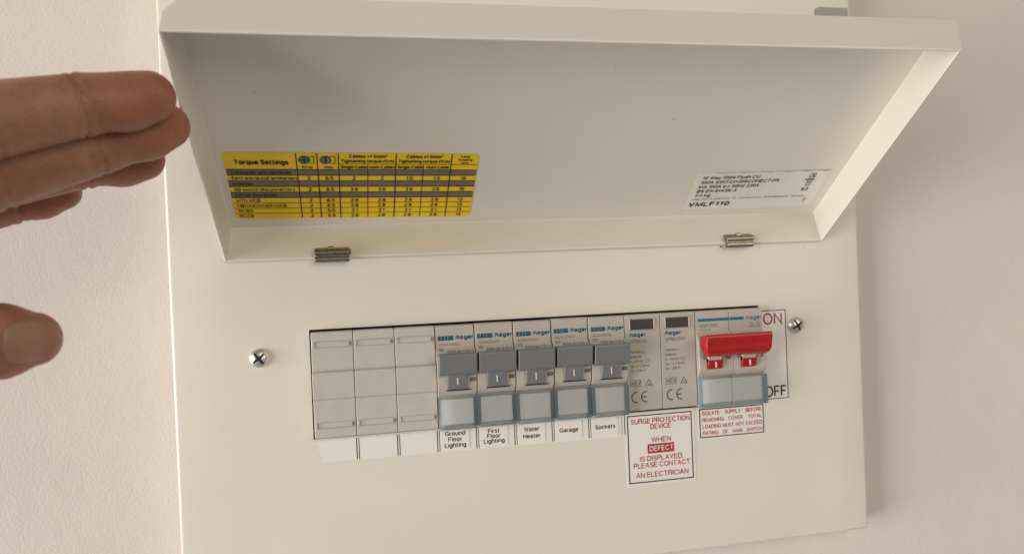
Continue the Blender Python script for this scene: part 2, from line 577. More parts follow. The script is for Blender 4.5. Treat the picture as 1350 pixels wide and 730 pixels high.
bm.faces.new((mr, r2, r1))
bmesh.ops.recalc_face_normals(bm, faces=bm.faces[:])
# make sure the sheet thickens to the outside
pn = bm.faces[0] if False else None
bm.faces.ensure_lookup_table()
outward = Vector((0, -math.cos(LA), math.sin(LA)))
if bm.faces[0].normal.dot(outward) > 0:
    bmesh.ops.reverse_faces(bm, faces=bm.faces[:])
bmesh.ops.solidify(bm, geom=bm.faces[:], thickness=1.0 * MM)
lid = obj_from('lid', bm, 'powder_coat', unit, bevel=0.7, seg=3, angle=25)
lid['label'] = 'shallow white metal lid swung up on its hinges'


def lid_map(cx, cb, rot):
    c, s = math.cos(rot), math.sin(rot)

    def f(u, v, n):
        return ux(*lp(cx + u * c - v * s, LD - 0.05 - n, cb + u * s + v * c))
    return f


# yellow torque table (100 x 38.8 mm) stuck inside the lid
TW, TH = 100.2, 38.9
tm = lid_map(-28.7, 6.35, math.radians(-1.25))
bm = bmesh.new()
pts = []
for cx_, cy_, a0 in ((TW - 1.6, TH - 1.6, 0), (1.6, TH - 1.6, 90), (1.6, 1.6, 180), (TW - 1.6, 1.6, 270)):
    for k in range(5):
        a = math.radians(a0 + k * 22.5)
        pts.append((cx_ + 1.6 * math.cos(a), cy_ + 1.6 * math.sin(a)))
bm.faces.new([v_mm(bm, tm(u, v, 0.10)) for u, v in pts])
tl = obj_from('torque_table', bm, 'yellow_film', lid)
tl['label'] = 'yellow table of torque settings inside the lid'
rows = [0, 9.3, 12.5, 15.8, 19.1, 22.5, 25.8, 29.1, 32.3, 35.6, TH]
rv = [TH - r for r in rows]
for k in (1, 3, 5):
    bm = bmesh.new()
    bm.faces.new([v_mm(bm, tm(u, v, 0.16)) for u, v in ((0.2, rv[k + 1]), (TW - 0.2, rv[k + 1]), (TW - 0.2, rv[k]), (0.2, rv[k]))])
    obj_from('grey_band', bm, 'band_grey', lid)
pr = Print(tm)
cols = [27.2, 35.2, 43.4, 66.2, 88.9]
for c in cols:
    pr.rect(c - 0.22, 0.3, c + 0.22, TH - 0.2, 'ink_black', 0.22)
for c in (54.9, 77.5):
    pr.rect(c - 0.15, 0.3, c + 0.15, rv[1] + 3.2, 'ink_black', 0.22)
for k in range(1, 10):
    t = 0.2 if k < 7 else 0.12
    pr.rect(0.3, rv[k] - t, TW - 0.3, rv[k] + t, 'ink_brown', 0.24)
pr.rect(cols[2], rv[1] + 3.1, TW - 0.2, rv[1] + 3.35, 'ink_brown', 0.24)
for o in pr.build(lid, {'ink_black': 'table_rule', 'ink_brown': 'table_rule'}):
    pass
pr = Print(tm)
mid = lambda k: (rv[k] + rv[k + 1]) / 2
pr.text('Torque Settings', 3.4, TH - 5.2, 2.7, w=20.5, bold=0.012, n=0.3)
for nm, k in (('Consumer unit terminals', 1), ('Isolation', 3), ('Circuit protection', 5)):
    pr.text(nm, 1.6, mid(k), 1.8, n=0.3, bold=0.006)
for nm, k in (('Earth and neutral terminal bars', 2), ('SB switch disconnectors', 4), ('MTN MCB', 6),
              ('NBN/NCN/NDN MCB', 7), ('RCBO', 8), ('RCCB', 9)):
    pr.text(nm, 1.6, mid(k), 1.85, 'ink_black', w=None if k != 2 else 25.2, n=0.3)
ccs = [31.2, 39.3, 49.1, 60.5, 71.8, 83.2, 94.5]
vals = {2: ('2', '6.5', '2', '2', '1.5', '1.5', '10'), 4: ('2', '6.5', '3.6', '3.6', '3.6', '3.6', '15'),
        6: ('2', '6.5', '2.8', '2.8', '2.8', '2.8', '13'), 7: ('2', '6.5', '2.8', '2.8', '2.8', '2.8', '13'),
        8: ('2', '5.5', '2.1', '2.1', '2.1', '2.1', '13'), 9: ('2', '5.5', '2.8', '2.8', '2.8', '2.8', '13')}
for k, row in vals.items():
    for c, t in zip(ccs, row):
        pr.text(t, c, mid(k), 2.05, 'ink_black', align='C', n=0.3, bold=0.004)
for c, a in ((54.8, 'Cables >1.5mm²'), (77.5, 'Cables ≤1.5mm²')):
    pr.text(a, c, TH - 1.7, 1.85, align='C', bold=0.009, n=0.3, w=15)
    pr.text('Tightening torque (N.m)', c, TH - 4.3, 1.85, align='C', bold=0.009, n=0.3, w=21.2)
for c, a, ww in ((49.2, 'Single Cable', 10.4), (60.6, 'Multi Cables', 10.6), (71.9, 'Single Cable', 10.4), (83.2, 'Multi Cable', 9.4)):
    pr.text(a, c, rv[1] + 1.6, 1.8, align='C', bold=0.009, n=0.3, w=ww)
for k, a in enumerate(('Cable', 'Stripping', '(mm)')):
    pr.text(a, 94.4, TH - 1.5 - 1.75 * k, 1.25, align='C', bold=0.012, n=0.3)
for c, a in ((31.2, 'Pz No.'), (39.3, '(mm)')):
    pr.text(a, c, rv[1] + 1.4, 1.4, align='C', bold=0.012, n=0.3)
    pr.disc(c - 0.9, TH - 3.9, 2.25, 'ink_black', 0.26)
    pr.disc(c - 0.9, TH - 3.9, 1.9, 'band_grey', 0.30)
    pr.rect(c - 1.2, TH - 5.9, c - 0.6, TH - 1.9, 'ink_black', 0.34)
    pr.rect(c + 0.9, TH - 2.1, c + 2.9, TH - 1.8, 'ink_brown', 0.30)
    pr.rect(c + 0.9, TH - 5.9, c + 2.9, TH - 5.6, 'ink_brown', 0.30)
    pr.rect(c + 2.6, TH - 5.6, c + 2.9, TH - 2.1, 'ink_brown', 0.30)
pr.rect(31.2 - 0.9 - 2.0, TH - 4.2, 31.2 - 0.9 + 2.0, TH - 3.6, 'ink_black', 0.38)
pr.build(lid, {'band_grey': 'screw_symbol'})

# pale rating label stuck inside the lid
RW, RH = 68.0, 25.2
rm = lid_map(174.6, 4.6, math.radians(1.1))
bm = bmesh.new()
N = 24
top = [(RW * i / N, RH - (0.35 * abs(math.sin(i * 1.3)) if i % 3 else 0), 0.14 + 0.5 * abs(math.sin(i * 0.9)) * (i > 3)) for i in range(N + 1)]
lo = [v_mm(bm, rm(RW * i / N, 0, 0.12)) for i in range(N + 1)]
md_ = [v_mm(bm, rm(RW * i / N, RH - 2.0, 0.12)) for i in range(N + 1)]
up = [v_mm(bm, rm(*t)) for t in top]
for i in range(N):
    bm.faces.new((lo[i], lo[i + 1], md_[i + 1], md_[i]))
    bm.faces.new((md_[i], md_[i + 1], up[i + 1], up[i]))
rl = obj_from('rating_label', bm, 'rating_film', lid, smooth=True)
rl['label'] = 'pale printed rating label inside the lid'
pr = Print(rm)
for s, b, ww, h in (('10 Way 100A Flush CU', 22.0, 28.6, 2.05), ('100A SWITCH DISCONECTOR', 19.05, 39.5, 2.05),
                    ('InA 100A a.c 50Hz 230V', 16.1, 30.7, 2.05), ('BS EN 61439-3', 13.15, 19.9, 2.05), ('2.4 kg', 10.2, 7.6, 2.05)):
    pr.text(s, 3.2, b, h, w=ww, n=0.3, bold=0.004)
pr.text('Hager Electro GmbH & Co. KG - Zum Gunterstal - 66440 Blieskastel - Germany', 3.0, 7.6, 1.0, 'ink_grey', w=58, n=0.3)
pr.text('VMLF110', 1.6, 3.9, 3.1, w=21, n=0.3, bold=0.015)
pr.text('CE', 59.6, 16.2, 2.6, n=0.3, rot=math.radians(90), align='C')
pr.text('UK', 58.4, 12.2, 1.6, n=0.3, rot=math.radians(90), align='C', bold=0.01)
pr.text('CA', 60.6, 12.2, 1.6, n=0.3, rot=math.radians(90), align='C', bold=0.01)
pr.rect(56.6, 18.6, 61.4, 19.4, 'ink_black', 0.3)
pr.frame(58.0, 20.2, 61.0, 23.2, 0.25, 'ink_black', 0.3)
pr.text('X', 59.5, 21.7, 2.4, n=0.34, align='C')
pr.text('L1MV', 62.5, 4.5, 1.3, n=0.3, rot=math.radians(80), align='C')
pr.build(lid)

# steel hinge clips on the hinge edge
for x0, x1 in ((3.2, 17.6), (193.4, 207.0)):
    bm = bmesh.new()
    prof = [(H0 + o, ZH + z) for o, z in ((-0.2, -1.9), (1.3, -2.1), (2.2, -1.2), (2.2, -0.2), (1.3, 0.4), (1.5, 1.1), (2.2, 1.7), (2.0, 2.7), (1.2, 3.6), (-1.5, 4.4), (-1.9, 3.6), (-0.4, 0.0))]
    add_profile(bm, [(o, z) for o, z in prof], x0, x1)
    xm = (x0 + x1) / 2 - 0.4
    add_profile(bm, [(H0 + 1.0, ZH + 3.2), (H0 + 0.9, ZH + 4.4), (H0 + 0.1, ZH + 4.9), (H0 - 0.6, ZH + 4.2), (H0 - 0.6, ZH + 3.2)], xm - 1.2, xm + 1.2)
    add_box(bm, x1, x1 + 0.9, H0 - 1.0, H0 + 1.6, ZH + 1.3, ZH + 3.4)
    for v in bm.verts:
        v.co -= Vector(tuple(c * MM for c in (UX, UY, UZ)))
    obj_from('hinge_clip', bm, 'hinge_steel', lid, bevel=0.25, seg=2)

# ------------------------------------------------------------------ labels stuck on the plate
pmap = lambda u, v, n: ux(u, -n, v)


def sticker(name, u0, v0, u1, v1, material, label, rot=0.0):
    bm = bmesh.new()
    P = [v_mm(bm, ux(u, -0.12, v)) for u, v in ((u0, v0), (u1, v0), (u1, v1), (u0, v1))]
    bm.faces.new(P)
    Q = [v_mm(bm, ux(u, -0.005, v)) for u, v in ((u0, v0), (u1, v0), (u1, v1), (u0, v1))]
    for i in range(4):
        bm.faces.new((P[i], Q[i], Q[(i + 1) % 4], P[(i + 1) % 4]))
    o = obj_from(name, bm, material, unit)
    o['label'] = label
    return o


st = sticker('warning_label', 140.0, -80.6, 174.7, -46.3, 'paper_warm', 'square label about the surge protection device')
pr = Print(pmap)
pr.frame(140.9, -79.2, 173.4, -47.3, 0.52, 'ink_black', 0.18)
for s, z, ww in (('SURGE PROTECTION', -50.3, 29.6), ('DEVICE', -53.1, 10.4), ('WHEN', -59.4, 9.8),
                 ('IS DISPLAYED,', -68.0, 21.8), ('PLEASE CONTACT', -71.1, 28.3), ('AN ELECTRICIAN', -75.6, 26.4)):
    pr.text(s, 157.2, z, 2.45, 'ink_red', w=ww, align='C', n=0.2)
pr.rect(150.6, -65.7, 163.9, -61.3, 'ink_red', 0.18)
pr.text('DEFECT', 157.25, -63.5, 2.5, 'ink_white', w=12.0, align='C', n=0.24, bold=0.004)
pr.build(st, {'ink_black': 'border'})

st = sticker('warning_label', 176.8, -61.2, 211.6, -46.5, 'paper_warm', 'small label on isolating the supply')
pr = Print(pmap)
pr.frame(177.3, -60.8, 211.1, -46.9, 0.5, 'ink_black', 0.18)
for k, line in enumerate(('ISOLATE SUPPLY BEFORE', 'REMOVING COVER. TOTAL', 'LOADING MUST NOT EXCEED', 'RATING OF MAIN SWITCH')):
    z = -49.2 - 3.15 * k
    h, ws = 1.85, line.split()
    wd = []
    for s in ws:
        wd.append((lay_text(s, 0.145)[1] + 0.145) * h * 0.9)
    sc = min(1.0, 29.3 / sum(wd))
    wd = [a * sc for a in wd]
    gap = (31.3 - sum(wd)) / (len(ws) - 1)
    u = 178.6
    for s, a in zip(ws, wd):
        pr.text(s, u, z, h, 'ink_red', w=a, n=0.2)
        u += a + gap
pr.build(st, {'ink_black': 'border'})

st = sticker('switch_label', 211.0, -45.4, 225.3, -1.2, 'paper', 'tall label with the on and off positions')
pr = Print(pmap)
pr.frame(211.3, -45.0, 224.9, -1.6, 0.42, 'ink_black', 0.18)
pr.text('ON', 211.9, -5.8, 5.8, 'ink_red', w=10.2, n=0.2)
pr.text('OFF', 211.8, -41.2, 5.5, 'ink_black', w=11.6, n=0.2)
pr.build(st, {})

# paper strip with the circuit names
bm = bmesh.new()
pts = [(-0.2, -46.6), (139.6, -46.6), (140.0, -56.6), (17, -56.2), (3.4, -56.0), (2.6, -55.2), (2.9, -54.0), (1.6, -53.2), (1.9, -51.5), (0.9, -50.2), (1.3, -48.8), (0.2, -48.0)]
bm.faces.new([v_mm(bm, ux(u, -0.10, v)) for u, v in pts])
strip = obj_from('circuit_strip', bm, 'paper', unit)
strip['label'] = 'white paper strip naming the circuits below the modules'
pr = Print(pmap)
for i in range(1, 9):
    pr.rect(17.5 * i - 0.5, -56.0, 17.5 * i - 0.1, -46.8, 'ink_black', 0.15)
    if i < 8:
        pr.rect(17.5 * i + 0.5, -56.0, 17.5 * i + 0.82, -46.8, 'ink_black', 0.15)
pr.rect(138.2, -56.0, 138.45, -46.8, 'ink_pale', 0.15)
pr.build(strip, {'ink_black': 'divider_rule', 'ink_pale': 'divider_rule'})
cards = [(['Ground', 'Floor', 'Lighting'], [9.0, 6.2, 9.5], 2.6), (['First', 'Floor', 'Lighting'], [5.2, 6.2, 9.5], 2.25),
         (['Water', 'Heater'], [7.2, 8.1], 3.1), (['Garage'], [8.9], 0), (['Sockets'], [9.8], 0)]
pr = Print(pmap)
for i, (ls, ws, pitch) in enumerate(cards):
    x0 = 17.5 * (i + 3) + 1.1
    bm = bmesh.new()
    tilt = rnd.uniform(-0.15, 0.15)
    c4 = [(x0, -55.6 + tilt), (x0 + 12.8, -55.6), (x0 + 12.8, -46.9 + tilt), (x0, -46.9)]
    a = [v_mm(bm, ux(u, -0.32, v)) for u, v in c4]
    b = [v_mm(bm, ux(u, -0.11, v)) for u, v in c4]
    bm.faces.new(a)
    for k in range(4):
        bm.faces.new((a[k], b[k], b[(k + 1) % 4], a[(k + 1) % 4]))
    obj_from('circuit_card', bm, 'paper', strip)
    zc = -50.9 if len(ls) > 1 else -51.2
    for k, (s, ww) in enumerate(zip(ls, ws)):
        pr.text(s, x0 + 6.2, zc - (k - (len(ls) - 1) / 2) * pitch, 2.1, 'ink_black', w=ww, align='C', n=0.4, bold=0.003)
pr.build(strip)

# grey film label at the top of the plate, rounded
bm = bmesh.new()
pts = []
for cx_, cy_, a0 in ((266.4, 146.0, 45), (249.3, 143.7, 90), (249.3, 126, 180), (266.4, 125, 270)):
    if a0 in (90, 180):
        for k in range(5):
            a = math.radians(a0 + 22.5 * k)
            pts.append((cx_ + 2.8 * math.cos(a), cy_ + 2.8 * math.sin(a)))
    else:
        pts.append((265.2, 146.5 if a0 == 45 else 123.2))
bm.faces.new([v_mm(bm, ux(u, -0.1, v)) for u, v in pts])
gl = obj_from('blank_label', bm, 'grey_film', unit)
gl['label'] = 'plain grey label at the edge of the plate above the lid'

# small scuffs on the plate, and a dark dot painted for a hinge hole
for cx_, cz_, s in ((236.0, 28.4, 0.5), (206, -100, .4), (192.0, 30.2, 0.7)):
    bm = bmesh.new()
    bm.faces.new([v_mm(bm, ux(cx_ + s * rnd.uniform(.5, 1) * math.cos(k * .785), -0.03, cz_ + s * rnd.uniform(.3, .7) * math.sin(k * .785))) for k in range(8)])
    obj_from('scuff_hole_dot', bm, 'smudge' if cx_ != 192.0 else 'dark_gap_shade', unit)


for cx_, cb_, s_ in ((-19, 101, .35), (-12, 74, .4), (120, 88, .3), (152, 62, .45), (196, 80, .3), (70, 96, .3)):
    fm = lid_map(0, 0, 0)
    bm = bmesh.new()
    bm.faces.new([v_mm(bm, fm(cx_ + s_ * rnd.uniform(.5, 1) * math.cos(k * .785), cb_ + s_ * rnd.uniform(.5, 1) * math.sin(k * .785), 0.02)) for k in range(8)])
    obj_from('dust_speck', bm, 'smudge', lid)

# cross-head screws
def screw(x, z, ang):
    bm = bmesh.new()
    prof = [(0.0, 2.55), (1.2, 2.45), (2.4, 2.1), (3.4, 1.45), (4.0, 0.7), (4.15, 0.15), (4.15, -0.5)]
    k = 36
    rings = []
    for r, o in prof[1:]:
        rings.append([v_mm(bm, ux(x + r * math.cos(6.28319 * i / k), -o, z + r * math.sin(6.28319 * i / k))) for i in range(k)])
    c = v_mm(bm, ux(x, -prof[0][1], z))
    for i in range(k):
        bm.faces.new((c, rings[0][i], rings[0][(i + 1) % k]))
        for a, b in zip(rings, rings[1:]):
            bm.faces.new((a[i], b[i], b[(i + 1) % k], a[(i + 1) % k]))
    s = obj_from('cover_screw', bm, 'chrome', unit, smooth=True)
    # cross recess
    bm = bmesh.new()
    dome = lambda r: np.interp(r, [p[0] for p in prof], [p[1] for p in prof]) + 0.05
    for turn in (0, math.pi / 2):
        ca, sa = math.cos(ang + turn), math.sin(ang + turn)
        rows_ = []
        for k in range(11):
            t_ = -2.9 + 0.58 * k
            hw = 0.62 - 0.08 * abs(t_)
            rows_.append([v_mm(bm, ux(x + t_ * ca - q * sa, -dome(math.hypot(t_, q)) - (0.03 if turn else 0), z + t_ * sa + q * ca)) for q in (-hw, 0, hw)])
        for p_, q_ in zip(rows_, rows_[1:]):
            for j in (0, 1):
                bm.faces.new((p_[j], p_[j + 1], q_[j + 1], q_[j]))
    obj_from('cross_slot', bm, 'dark_gap_shade', s)
    return s


s1 = screw(-21.4, -9.7, math.radians(38))
s2 = screw(230.0, -9.6, math.radians(30))
s1['label'] = 'cross head screw beside the blank modules'
s2['label'] = 'cross head screw beside the on and off label'

# ------------------------------------------------------------------ modules on the rail
MW = 17.5
mmap = lambda u, v, n: (u, -n, v)       # module space: x from its left side, out, z from its top


def copy_child(c, parent):
    d = c.copy()
    COL.objects.link(d)
    d.parent = parent
    return d


# --- blank modules
def blank_parts(parent):
    bm = bmesh.new()
    add_profile(bm, [(-11, 0), (3.6, 0), (4.0, -0.6), (4.0, -3.6), (4.6, -16.4), (6.4, -17.0), (6.0, -28.0), (4.6, -28.8), (4.0, -41.5), (4.0, -44.6), (3.6, -45), (-11, -45)], 0.12, MW - 0.12)
    body = obj_from('body', bm, 'blank_grey', parent, bevel=0.3, seg=2, angle=20)
    for zc in (-5.4, -39.6):
        bm = bmesh.new()
        o = 4.1
        for a in ((0.9, 16.6, zc + 1.15, zc + 1.4), (0.9, 16.6, zc - 1.4, zc - 1.15), (0.9, 1.35, zc - 1.15, zc + 1.15)):
            add_box(bm, a[0], a[1], 3.5, o + 0.45, a[2], a[3])
        obj_from('label_holder', bm, 'blank_grey', parent, bevel=0.1, seg=1)
        bm = bmesh.new()
        add_box(bm, 15.7, 16.9, 3.5, o + 0.2, zc - 0.75, zc + 0.75)
        obj_from('catch', bm, 'ink_pale', parent)


lab = ['blank grey cover module at the closed end of the row, beside a screw',
       'blank grey cover module with a blank module on either side',
       'smudged blank grey cover module next to the Ground Floor Lighting breaker']
t0 = None
for i in range(3):
    t = thing('blank_module', lab[i], 'blank module', (MW * i, 0, 0), 'blank modules in the row')
    if i == 0:
        blank_parts(t)
        t0 = t
        kids = list(t.children)
    else:
        for c in kids:
            copy_child(c, t)


# --- clear hinged label cover
def cover_parts(parent, W):
    bm = bmesh.new()
    add_profile(bm, [(4.3, -31.4), (6.3, -31.0), (7.3, -31.6), (7.6, -43.5), (7.2, -44.9), (6.2, -45.4), (4.3, -45.3)], 0.35, W - 0.35)
    cov = obj_from('label_cover', bm, 'clear_cover', parent, smooth=False)
    cov['label'] = 'clear blue-tinted hinged cover over a label'
    bm = bmesh.new()
    for x0, x1 in ((0.6, 1.2), (W - 1.2, W - 0.6)):
        add_profile(bm, [(4.5, -31.9), (6.1, -31.6), (7.0, -32.0), (7.3, -43.6), (6.8, -44.6), (4.5, -44.8)], x0, x1)
    add_box(bm, 1.3, W - 1.3, 4.6, 7.0, -44.9, -44.1)
    obj_from('rim', bm, 'clear_rim', cov)
    for a, b in ([(1.7, W - 1.7)] if W < 20 else [(1.7, W / 2 - 0.12), (W / 2 + 0.12, W - 1.7)]):
        bm = bmesh.new()
        add_box(bm, a, b, 4.0, 4.6, -43.4, -32.4)
        obj_from('label_card', bm, 'card_grey', cov)


BODY = [(-11, 0), (3.5, 0), (4.0, -0.5), (4.0, -9.6), (6.6, -12.2), (7.2, -14), (7.2, -26.8), (6.6, -28.6), (5.0, -30.6), (4.0, -31.2), (4.0, -44.6), (3.5, -45), (-11, -45)]


def breaker_parts(parent):
    bm = bmesh.new()
    add_profile(bm, BODY, 0.2, MW - 0.2)
    obj_from('body', bm, 'module_grey', parent, bevel=0.3, seg=2, angle=18)
    # grey toggle: wide paddle with a narrower barrel below it
    bm = bmesh.new()
    add_profile(bm, [(6.2, -12.4), (9.0, -11.7), (11.0, -11.6), (11.8, -12.5), (11.2, -16.0), (10.6, -19.4), (9.9, -20.8), (8.6, -21.5), (6.2, -21.3)], 0.7, MW - 0.25)
    tog = obj_from('toggle', bm, 'toggle_grey', parent, bevel=0.35, seg=3, angle=20)
    bm = bmesh.new()
    add_profile(bm, [(6.4, -20.0), (9.3, -20.6), (8.9, -22.4), (8.4, -25.0), (7.7, -27.6), (6.4, -27.9)], 4.4, 13.2)
    obj_from('barrel', bm, 'toggle_grey', tog, bevel=0.25, seg=2, angle=20)
    bm = bmesh.new()
    add_profile(bm, [(7.0, -27.9), (7.5, -27.9), (7.4, -28.3), (6.9, -28.3)], 4.0, 14.6)
    obj_from('barrel_shadow', bm, 'dark_gap_shade', tog)  # shadow beneath the barrel, painted as a near-black strip
    pr = Print(mmap)
    pr.add([(8.35, -25.6), (8.95, -25.6), (8.95, -22.6), (8.35, -22.6)], [[0, 1, 2, 3]], 'ink_white', 8.95)
    pr.build(tog, {'ink_white': 'on_mark'})
    bm = bmesh.new()
    add_box(bm, 14.2, 16.9, 6.9, 7.3, -24.6, -22.9)
    obj_from('indicator_window', bm, 'small_window', parent)
    cover_parts(parent, MW)


names = [('ADA306G', 'B6'), ('ADA306G', 'B6'), ('ADA316G', 'B16'), ('ADA316G', 'B16'), ('ADA332G', 'B32')]
circ = ['Ground Floor Lighting', 'First Floor Lighting', 'Water Heater', 'Garage', 'Sockets']
first = None
for i in range(5):
    t = thing('circuit_breaker', 'grey-toggled circuit breaker above the %s name card' % circ[i], 'circuit breaker', (MW * (3 + i) + rnd.uniform(-.05, .05), rnd.uniform(-.3, .25), rnd.uniform(-.18, .15)), 'circuit breakers with grey toggles')
    if first is None:
        breaker_parts(t)
        first = list(t.children)
    else:
        for c in first:
            d = copy_child(c, t)
            for g in c.children:
                copy_child(g, d)
    pr = Print(mmap)
    n = 4.06
    for a, b in ((1.3, 2.6), (2.8, 4.2), (4.4, 5.5), (5.7, 8.1)):
        pr.rect(a, -6.35, b, -4.5, 'ink_teal', n)
    pr.rect(1.3, -6.5, 8.1, -6.2, 'ink_teal', n)
    pr.text(':hager', 8.3, -5.3, 2.15, 'ink_teal', w=8.5, bold=0.02, n=n)
    pr.text(names[i][0], 1.6, -8.35, 1.35, 'ink_pale', w=9.2, n=n)
    pr.build(t)
    pr = Print(lambda u, v, n_: (u, -(4.06 + max(0.0, (-9.6 - v)) * 1.0), v))
    pr.text(names[i][1], 1.6, -10.35, 1.3, 'ink_pale', n=0)
    pr.text('6000 IΔn 0.03 A', 4.9, -11.35, 1.15, 'ink_grey', w=11.6, n=0, bold=0.008)
    pr.build(t)


# --- surge protectors
def surge_parts(parent):
    bm = bmesh.new()
    add_profile(bm, [(-11, 0), (3.7, 0), (4.2, -0.5), (4.2, -44.0), (3.7, -44.5), (-11, -44.5)], 0.12, MW - 0.12)
    obj_from('body', bm, 'module_grey', parent, bevel=0.3, seg=2, angle=20)
    bm = bmesh.new()
    for a in ((2.2, 14.9, -2.1, -1.7), (2.2, 14.9, -7.3, -6.9), (2.2, 2.7, -6.9, -2.1), (14.1, 14.9, -6.9, -2.1)):
        add_box(bm, a[0], a[1], 3.8, 4.75, a[2], a[3])
    wf = obj_from('window_frame', bm, 'module_grey', parent, bevel=0.15, seg=1)
    bm = bmesh.new()
    add_box(bm, 2.7, 14.1, 4.0, 4.35, -6.9, -2.1)
    obj_from('status_window', bm, 'window_dark', wf)


first = None
for i in range(2):
    t = thing('surge_protector', ['narrow grey surge protector with dark window beside the Sockets breaker',
                                  'narrow grey surge protector with dark window beside the red main switch'][i], 'surge protector', (MW * (8 + i), 0, 0),
              'surge protectors')
    if first is None:
        surge_parts(t)
        first = list(t.children)
    else:
        for c in first:
            d = copy_child(c, t)
            for g in c.children:
                copy_child(g, d)
    pr = Print(mmap)
    n = 4.27
    pr.text(':hager', 1.4, -9.2, 2.1, 'ink_teal', w=8.6, bold=0.02, n=n)
    pr.text(['SPB015', 'SPB015N'][i], 1.9, -12.2, 1.75, 'ink_pale', w=[8.2, 10.0][i], n=n)
    for k, s in enumerate(['230/400 V~', '50/60 Hz', 'In : 20 kA', ['Up : ≤ 1.25 kV', 'Up : ≤ 1.5 kV'][i], ['Uc : 275 V~', 'Uc : 255 V~'][i]]):
        pr.text(s, 1.7, -17.2 - 2.15 * k, 1.15, 'ink_grey', n=n, w=[7.5, 5.8, 6.6, 9.8, 8.0][k])
    pr.frame(9.6, -22.2, 11.8, -20.9, 0.2, 'ink_grey', n)
    pr.frame(1.7, -33.2, 7.0, -30.1, 0.25, 'ink_grey', n)
    pr.text('KEV', 4.35, -31.65, 1.8, 'ink_grey', align='C', n=n, w=4.2)
    for s in (1.0, 0.45):
        pass
    tri = [(8.9, -33.2), (12.7, -33.2), (10.8, -29.9)]
    cx_, cz_ = 10.8, -32.1
    inn = [(cx_ + (a - cx_) * 0.72, cz_ + (b - cz_) * 0.72) for a, b in tri]
    pr.add(tri + inn, [[0, 1, 4, 3], [1, 2, 5, 4], [2, 0, 3, 5]], 'ink_grey', n)
    pr.text('A', 10.8, -32.3, 1.2, 'ink_grey', align='C', n=n)
    # CE mark drawn from two arcs
    for cx_, bar in ((4.5, False), (9.2, True)):
        A, B = [], []
        for k in range(13):
            a = math.radians(75 + 210 * k / 12)
            A.append((cx_ + 2.55 * math.cos(a), -38.1 + 2.7 * math.sin(a)))
            B.append((cx_ + 1.95 * math.cos(a), -38.1 + 2.1 * math.sin(a)))
        pr.add(A + B, [[k, k + 1, 14 + k, 13 + k] for k in range(12)], 'ink_grey', n)
        if bar:
            pr.rect(cx_ - 2.2, -38.4, cx_ + 0.3, -37.8, 'ink_grey', n)
    pr.build(t)

# --- main switch (two poles wide)
t = thing('main_switch', 'double-width main switch with a wide red handle', 'main switch', (MW * 10, 0, 0))
for x0 in (0.12, MW + 0.08):
    bm = bmesh.new()
    add_profile(bm, BODY, x0, x0 + MW - 0.2)
    obj_from('body', bm, 'module_grey', t, bevel=0.3, seg=2, angle=18)
bm = bmesh.new()
add_profile(bm, [(7.6, -11.6), (11.5, -10.7), (13.9, -10.3), (14.9, -10.9), (15.1, -12.2), (14.5, -14.4), (14.3, -16.4), (14.5, -17.6), (13.9, -19.2),
                 (12.6, -20.3), (10.6, -20.9), (9.0, -20.6), (7.6, -16)], 0.6, 33.7, dx=[0, 0, 0, 0, 0, 0, 0.1, 0.3, 0.9, 1.3, 1.3, 1.0, 0])
h = obj_from('handle', bm, 'red_plastic', t, bevel=0.3, seg=2, angle=40)
h['label'] = 'wide red handle across both poles'
for x0 in (2.6, 20.0):
    bm = bmesh.new()
    add_profile(bm, [(6.8, -12.5), (10.0, -12.5), (10.0, -20.5), (8.6, -24), (6.8, -24)], x0 + 1.2, x0 + 8.0)
    obj_from('lever_arm', bm, 'module_grey', h, bevel=0.2, seg=1)
    bm = bmesh.new()
    add_profile(bm, [(6.8, -21.6), (9.2, -22.0), (8.9, -25.0), (8.0, -27.0), (6.8, -27.2)], x0 + 1.2, x0 + 8.6)
    obj_from('on_flag', bm, 'red_plastic', h, bevel=0.2, seg=2, angle=20)
    pr = Print(mmap)
    pr.add([(x0 + 4.5, -26.2), (x0 + 5.4, -26.2), (x0 + 5.4, -23.6), (x0 + 4.5, -23.6)], [[0, 1, 2, 3]], 'ink_white', 9.05)
    pr.build(h, {'ink_white': 'on_mark'})
    bm = bmesh.new()
    add_box(bm, x0 - 0.6, x0 + 7.6, 7.1, 7.35, -22.4, -20.4)
    obj_from('slot', bm, 'ink_pale', t)
bm = bmesh.new()
add_box(bm, 13.8, 16.2, 7.1, 7.35, -22.9, -20.6)
obj_from('slot', bm, 'small_window', t)
bm = bmesh.new()
add_box(bm, 31.6, 33.0, 7.1, 7.35, -22.9, -20.9)
obj_from('slot', bm, 'ink_pale', t)
cover_parts(t, 2 * MW)
pr = Print(mmap)
n = 4.07
pr.rect(1.6, -5.0, 17.3, -3.6, 'ink_blue', n)
pr.rect(17.75, -5.0, 25.2, -3.6, 'ink_blue', n)
pr.text(':hager', 25.5, -4.2, 2.0, 'ink_blue', w=9.0, bold=0.006, n=n)
pr.text('SBR290', 2.0, -7.0, 1.6, 'ink_pale', w=9.2, n=n)
pr.text('100A', 2.0, -9.2, 1.6, 'ink_pale', w=6.0, n=n)
for cx_ in (29.4, 32.6):
    tri = [(cx_ - 1.4, -8.6), (cx_ + 1.4, -8.6), (cx_, -6.3)]
    inn = [(cx_ + (a - cx_) * 0.6, -7.8 + (b + 7.8) * 0.6) for a, b in tri]
    pr.add(tri + inn, [[0, 1, 4, 3], [1, 2, 5, 4], [2, 0, 3, 5]], 'ink_pale', n)
pr.build(t)

